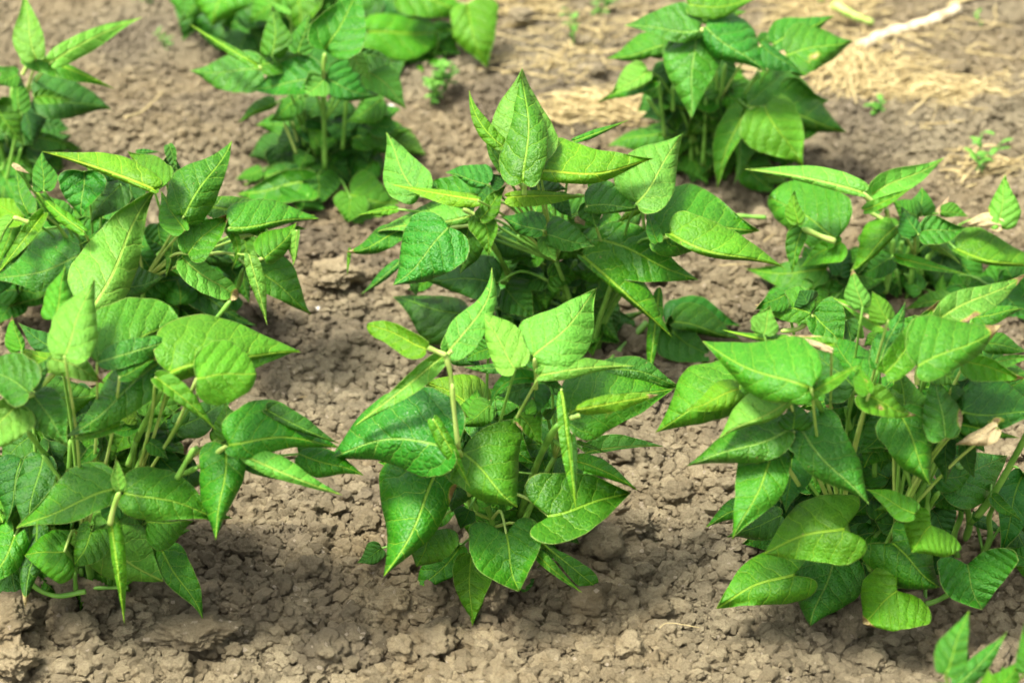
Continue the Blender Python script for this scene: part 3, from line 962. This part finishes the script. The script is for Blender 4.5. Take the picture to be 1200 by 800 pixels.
P.fill(120, 310, 130, 60, 16, 46, 'ddmmm', 17, (-.5, 4.7))
P.fill(200, 330, 90, 45, 6, 44, 'mmq', 57, (3.5, 5.5))
P.finish(.12, 5, 6)
# ---- second row right
P = Plant(1062, 352, 'open bean plant in the second row at the right with small crinkled leaflets on top'); PL.append(P)
P.trace('''
@ 860 170 4
9 603 222 52 113 26 62 p U1 F.3
7 650 232 987 60 56 62 p U.3
8.8 612 305 836 200 26 24 l
6.5 485 435 168 232 96 182 m b F.35
8.8 300 372 282 212 46 32 l U.3
9 315 390 265 602 30 56 m
S 8.4 28 320 390 400 425 472 450 P
8.2 502 450 310 568 72 42 l
8.4 757 385 545 592 32 94 l F.3
5 435 590 58 588 84 60 m
8.6 862 420 780 288 66 32 q
9 880 402 1092 385 62 66 q
8.8 885 422 1062 557 26 26 p
5.4 880 330 880 198 62 60 m
6.6 740 530 578 612 62 54 q
6 700 300 620 190 50 40 m
6 860 330 740 260 50 60 m
S 6 28 745 440 738 540 708 690 G
S 5 20 790 450 780 500 G
S 5 22 840 450 790 560 G
S 5 18 760 580 780 700 G
S 8.5 26 600 225 690 300 P
S 7 20 630 310 700 350 P
S 6 24 715 300 720 340 P
S 3 20 0 330 150 340 G
S 5 18 800 600 880 700 G
S 5 16 450 570 540 580 P
@ 900 200 4
8 598 405 932 486 26 24 l
7 880 370 1310 470 118 20 l F.3
6.5 1085 265 1118 20 56 86 p U.1 F.15 Xf
6.7 1095 262 905 250 26 44 x B12
6 800 200 850 120 18 20 x
6.4 812 190 940 212 42 22 m
5 822 395 802 592 92 82 d
6 800 590 822 480 24 28 l
4.5 850 600 640 645 24 46 m
4.5 920 560 1105 520 46 24 m
4 720 560 600 480 50 50 d
5 760 340 720 420 22 22 d
4 440 520 480 600 40 40 d
''')
P.fill(1060, 300, 55, 32, 10, 32, 'ddmmm', 19, (1, 4.7))
P.fill(960, 335, 60, 22, 7, 34, 'dmmm', 20, (3, 6))
P.fill(1150, 320, 45, 25, 5, 34, 'dmmm', 21, (3, 5))
P.finish(.10, 4, 7, 30, .035)
# ---- third row centre
P = Plant(382, 212, 'third-row bean plant left of centre, slender stems showing below flat leaves'); PL.append(P)
P.trace('''
@ 200 0 4
8.4 728 236 905 -60 105 135 m U.2
8 700 370 372 416 66 112 q
8 725 372 978 457 112 58 q
9 715 376 624 457 54 66 p
6 425 330 92 336 104 82 q F.3
7.8 404 302 90 114 24 18 l
7.4 480 262 482 28 60 70 m U.15
7 602 246 656 58 52 60 m U.2
7 430 310 640 240 40 60 m
6.6 860 240 1052 290 30 84 q
7.2 925 330 1107 507 76 64 p
8.2 850 250 935 382 42 34 p
6 595 460 458 567 62 36 m
6 490 480 314 572 16 44 m
5 850 640 1132 602 74 66 m
5 1000 480 840 560 36 60 m
6 700 690 636 595 30 50 l
6.4 700 690 792 640 20 30 m
5 860 600 1050 720 60 60 m
5 700 470 640 560 60 50 d
5 820 470 760 560 60 60 d
3 1040 650 1190 730 40 40 p
S 8 20 722 250 712 370 P
S 7 22 712 440 718 600 722 790 G
S 6 18 825 455 805 700 G
S 6 14 530 570 590 720 P
S 5 13 570 570 600 690 P
S 5 20 622 500 626 690 G
S 5 16 895 450 900 500 G
S 7 24 405 315 470 335 P
4 820 700 700 800 80 80 m
4 760 760 880 700 80 60 d
6 640 720 600 800 50 60 m
4 560 60 450 0 14 12 p
@ 120 180 4
6 935 140 636 198 84 62 m c
5 742 76 624 122 32 30 m
5 960 200 930 270 90 120 m
7 1010 110 1020 242 92 86 m c
7 1165 210 1150 322 84 66 m c
6 900 70 660 150 20 34 m
@ 400 80 4
6 40 600 275 640 112 112 m
6 190 150 20 260 70 40 m
4 60 260 320 290 60 100 m
4 150 430 60 560 60 60 m
4 240 330 400 405 60 40 p
4 -60 440 60 540 60 60 d
''')
P.fill(385, 165, 55, 40, 12, 34, 'ddmmm', 23, (1, 5.2))
P.finish(.11, 5, 8, 30, .04)
# ---- third row right
P = Plant(828, 212, 'dark bean plant in the third row right of centre beside the straw'); PL.append(P)
P.trace('''
@ 700 0 4
8 480 142 128 116 46 118 q F.3
9 455 165 430 557 112 132 q F.35
8.4 505 130 797 347 138 70 q F.4
7 430 30 745 0 50 56 l
6 480 90 700 60 60 30 m
6 312 218 48 280 36 78 m
7.2 235 330 62 442 42 74 p
6.8 275 380 -2 482 36 30 m
7 235 350 195 405 30 26 q
7 700 490 1170 612 178 88 m F.4
8.6 785 495 966 778 124 145 l F.3
8.6 682 512 556 880 36 78 l
7.4 690 520 640 860 80 30 q
6 830 212 1112 78 74 44 m
7 890 255 1198 188 112 104 m Xk
8 770 215 962 352 26 66 d
5 760 200 830 150 30 30 m
5 300 622 48 682 74 36 m
5 330 250 280 180 60 60 m
5 560 260 640 440 60 60 d
5 330 300 300 450 60 60 d
5 500 600 380 720 60 60 m
S 6 20 600 300 580 420 540 560 G
S 6 20 510 450 505 600 495 770 G
S 6 18 290 380 300 500 315 640 G
S 6 18 355 400 355 520 G
S 7 22 690 440 755 345 G
S 7 22 700 520 785 505 P
S 6 16 560 330 560 470 G
S 6 18 230 455 290 540 G
S 5 24 440 560 440 780 G
S 8 22 440 160 498 140 P
S 5 14 620 330 640 430 G
@ 860 170 4
5 60 100 190 226 90 70 m
4 240 160 -60 90 30 50 m
''')
P.fill(825, 135, 65, 50, 14, 36, 'ddmmm', 29, (1, 5.2))
P.fill(870, 120, 60, 40, 5, 42, 'mml', 58, (3.5, 6))
P.finish(.13, 5, 9, 30, .045)
# ---- third row left edge
P = Plant(14, 212, 'third-row bean plant at the left edge, two pale leaves raised like ears'); PL.append(P)
P.trace('''
@ 0 0 3
8 128 206 82 -26 56 42 p U.1
8 185 216 500 62 36 38 p U.3
8.6 90 195 402 313 16 42 l
7 120 345 390 390 92 62 d F.3
8.6 125 342 266 350 22 26 l
7.6 62 392 68 262 20 42 m
8 -20 372 78 512 60 42 m
6 90 382 122 516 60 42 d
7 62 262 -20 300 32 32 m
5 110 470 262 522 20 44 m
6 60 270 -30 240 10 30 m
5 40 400 -30 520 60 60 d
5 60 560 140 640 40 40 m
5 0 600 90 740 60 60 m
4 60 520 100 620 50 50 d
S 7 12 80 390 55 480 22 640 G
S 6 10 75 520 60 580 G
S 8 14 95 232 80 262 P
''')
P.fill(15, 170, 40, 35, 8, 34, 'ddmmm', 31, (1, 5.2))
P.finish(.12, 4, 10, 20, .03)
# ---- fourth row
P = Plant(400, 62, 'out-of-focus bean plant of the farthest row, big yellow-green leaves'); PL.append(P)
P.trace('''
@ 200 0 4
5 560 60 620 160 60 90 l
3 260 40 230 242 190 180 d
3 120 -30 60 195 70 80 d
3 420 60 400 230 120 100 d
5 700 -40 690 140 60 60 l
5 60 -60 60 100 60 60 m
@ 0 0 1
7 430 40 542 34 20 30 l F.15
6.6 468 -8 556 14 20 22 l F.15
7.2 545 6 570 80 32 22 l F.2
6 428 60 505 72 16 12 m
7.2 262 -18 248 32 32 32 l F.2
6.2 330 -6 292 28 20 22 l F.2
6.5 240 -10 212 26 16 16 m
5.5 350 -20 352 40 26 26 l
5.5 500 40 540 62 16 16 m
6 370 14 330 40 20 20 m
''')
P.fill(390, 20, 150, 30, 16, 46, 'ddmmm', 37, (0, 5.2))
P.finish(.16, 5, 11, 20, .07)
# ---- near corner
P = Plant(1165, 935, 'near bean seedling at the lower right corner, only its top leaves in the picture'); PL.append(P)
P.trace('''
@ 900 600 4
8 830 752 936 460 76 68 m U.1 F.2
6.4 885 810 1122 558 48 46 q U.2
7.5 1235 745 1208 515 66 60 m U.1
8 1060 860 1182 690 62 60 l
9 1045 880 1030 735 60 52 l U.2
8.6 870 880 700 815 26 64 m
7 1120 830 1100 720 40 40 m
S 8 18 830 750 850 830 P
S 6 24 1100 760 1110 900 G
''')
P.finish(.10, 3, 12, 12, .03)
# ------------------------------------------------------------------ straw, stalks, weeds
def put(px, py, z=.0): 
    p = on_ground(px, py); return np.array([p[0], p[1], float(H(p[0:1], p[1:2])[0]) + z])
def straw_stuff(name, patches, label):
    rs = random.Random(41); VS = []; FS = []; off = 0
    for cx, cy, rx, ry, n, ang in patches:
        for i in range(int(n * (1.6 if name == 'straw' else .35))):
            a = rs.uniform(0, 6.28); q = rs.random() ** .75; p = put(cx + rx * q * math.cos(a), cy + ry * q * math.sin(a), rs.uniform(.002, .016))
            th = R_(ang) + rs.gauss(0, .55); L = rs.uniform(.012, .085) * (.5 if name == 'straw_bits' else 1); d = np.array([math.cos(th), math.sin(th), rs.gauss(0, .08)])
            b = np.array([rs.gauss(0, .12), rs.gauss(0, .12), rs.gauss(0, .05)]) * L
            pts = spline([p - d * L / 2, p + b, p + d * L / 2], 6); pts[:, 2] = np.maximum(pts[:, 2], H(pts[:, 0], pts[:, 1]) + .001)
            V, F = tube_tri(pts, np.full(6, rs.uniform(.0004, .0014) * (.6 if name == 'straw_bits' else 1)), 5); VS.append(V); FS.append(np.array(F) + off); off += len(V)
    o = mesh_obj(name, np.vstack(VS), np.vstack(FS), STRAW); return tag(o, label, 'straw', kind='stuff')
straw_stuff('straw', [(700, 140, 80, 20, 190, 5), (1000, 90, 66, 40, 260, 60), (1090, 115, 85, 18, 130, 5), (600, 12, 75, 26, 130, 40), (960, 18, 70, 20, 110, 20),
                      (1150, 215, 45, 18, 45, 20), (700, 50, 110, 30, 50, 0), (650, 90, 90, 18, 30, 20), (900, 70, 40, 40, 50, 10), (1090, 90, 130, 70, 60, 0), (800, 20, 380, 30, 25, 0)], 'loose dry straw mulch scattered over the soil behind the rows')
straw_stuff('straw_bits', [(600, 500, 620, 300, 70, 20), (1000, 760, 240, 40, 8, 0)], 'thin broken straw bits sprinkled among the soil crumbs')
def stalk(name, pts, r, m, label, cat, group=None, dz=.006, taper=.6):
    P3 = [put(x, y, dz if len(q) == 0 else q[0]) for x, y, *q in pts]; p0 = P3[0].copy()
    Q = spline(P3, 5 * len(pts)); V, F = tube_tri(Q - p0, np.linspace(r, r * taper, len(Q)) * (1 + .12 * np.sin(np.arange(len(Q)) * 1.7)), 9)
    o = mesh_obj(name, V, F, m); o.location = p0; return tag(o, label, cat, group)
stalk('dry_stalk', [(1006, 66), (1035, 50), (1078, 36), (1122, 24)], .0105, STRAWP, 'thick pale dry stalk lying on the straw behind the right plants', 'stalk', dz=.006, taper=.75)
stalk('green_stalk', [(975, 28, .03), (1000, 36, .022), (1022, 38, .012)], .007, PET, 'green hollow stalk end at the foot of the thick pale stalk', 'stalk')
stalk('dry_stalk', [(1110, 20), (1150, 12), (1196, 8), (1215, 2)], .0035, STRAW, 'long thin dry stalk at the top right corner', 'stalk')
stalk('straw_stem', [(150, 176, .03), (170, 150, .012), (193, 122)], .0016, STRAW, 'single straw standing slanted behind the second row left plant', 'straw')
stalk('straw_stem', [(640, 95), (655, 80), (668, 72), (700, 70)], .002, STRAW, 'bent straw lying alone behind the pointed upright leaf', 'straw')
stalk('dry_root', [(735, 395, .004), (765, 408, .006), (795, 424, .006), (830, 440, .004), (850, 446)], .0055, BROWN, 'brown dead root half buried right of the centre plant', 'root', dz=.004)
stalk('straw_stem', [(668, 648), (700, 632), (712, 628)], .0012, STRAW, 'thin dry stem lying at the right foot of the front centre plant', 'straw')
stalk('dry_stalk', [(955, 0, .03), (962, 12, .01)], .008, PET, 'stub of a cut green stalk at the top edge', 'stalk')
def pebble(px, py, s, label):
    o = bpy.data.objects.new('pebble', CLW); C.collection.objects.link(o); p = put(px, py, s * .4); o.location = p; o.scale = (s, s, s * .8); tag(o, label, 'pebble')
CLW = clod_mesh('pebble', 900, 3, .8, .5); CLW.materials.clear(); CLW.materials.append(WHITE)
pebble(457, 134, .0085, 'small white pebble right of the third row centre plant')
pebble(372, 376, .005, 'tiny pale pebble between the left and centre plants')
def small_leaf(root, base, d, L, w, m, up=.5):
    d = np.array(d, float); d /= np.linalg.norm(d); sd = np.cross(d, [0, 0, 1]); sd /= np.linalg.norm(sd) + 1e-9; V = []; F = []
    n = 7
    for i in range(n + 1):
        t = i / n; hw = w / 2 * (t ** .6) * ((1 - t) ** .7) * 1.9; c = base + d * L * t + np.array([0, 0, -.25 * L * t * t])
        V += [c - sd * hw + np.array([0, 0, hw * .4]), c, c + sd * hw + np.array([0, 0, hw * .4])]
    for i in range(n):
        a = i * 3; F += [(a, a + 1, a + 4, a + 3), (a + 1, a + 2, a + 5, a + 4)]
    o = mesh_obj('leaf', V, F, m, root); s = o.modifiers.new('thickness', 'SOLIDIFY'); s.thickness = .0003
def weed(px, py, h, n, L, w, label, seed, m=WEED, spread=1.0):
    rs = random.Random(seed); p = put(px, py, -.002); root = thing('weed_plant', tuple(p), label, 'weed')
    for k in range(max(1, n // 6)):
        an = rs.uniform(0, 6.28); tp = np.array([math.cos(an) * h * .35 * spread, math.sin(an) * h * .35 * spread, h * rs.uniform(.7, 1.1)])
        Q = spline([np.zeros(3), tp * .5 + np.array([0, 0, h * .08]), tp], 8); V, F = tube_tri(Q, np.linspace(.0012, .0007, 8), 5); mesh_obj('stem', V, F, m, root)
        for j in range(6):
            q = Q[min(7, 2 + j)]; a2 = rs.uniform(0, 6.28); small_leaf(root, q, (math.cos(a2), math.sin(a2), rs.uniform(.1, .9)), L * rs.uniform(.6, 1.2), w, m)
weed(505, 128, .060, 36, .018, .010, 'feathery little weed growing right of the third row centre plant', 1)
weed(520, 118, .045, 18, .016, .008, 'paler small weed just behind the feathery weed', 2)
weed(1145, 222, .060, 18, .022, .010, 'small green weed standing among straw at the far right', 3)
weed(672, 62, .050, 12, .016, .007, 'thin upright weed at the top centre near the straw', 4)
weed(195, 62, .035, 12, .016, .004, 'tiny grass sprout on bare soil left of the third row centre plant', 5)
weed(175, 12, .030, 18, .020, .008, 'low green weed at the top left edge', 6)
weed(703, 22, .040, 12, .020, .010, 'small broad-leaved weed above the upright weed', 7)
weed(1030, 145, .020, 12, .016, .010, 'pale green sprout in the straw below the thick stalk', 8)
weed(1150, 40, .030, 6, .012, .005, 'lone grass sprig behind the thick pale stalk', 9)
weed(981, 742, .016, 6, .007, .006, 'tiny clover-like sprout under the front right plant', 10)
weed(40, 716, .020, 6, .010, .008, 'withered tuft at the foot of the front left plant', 11, BROWN)
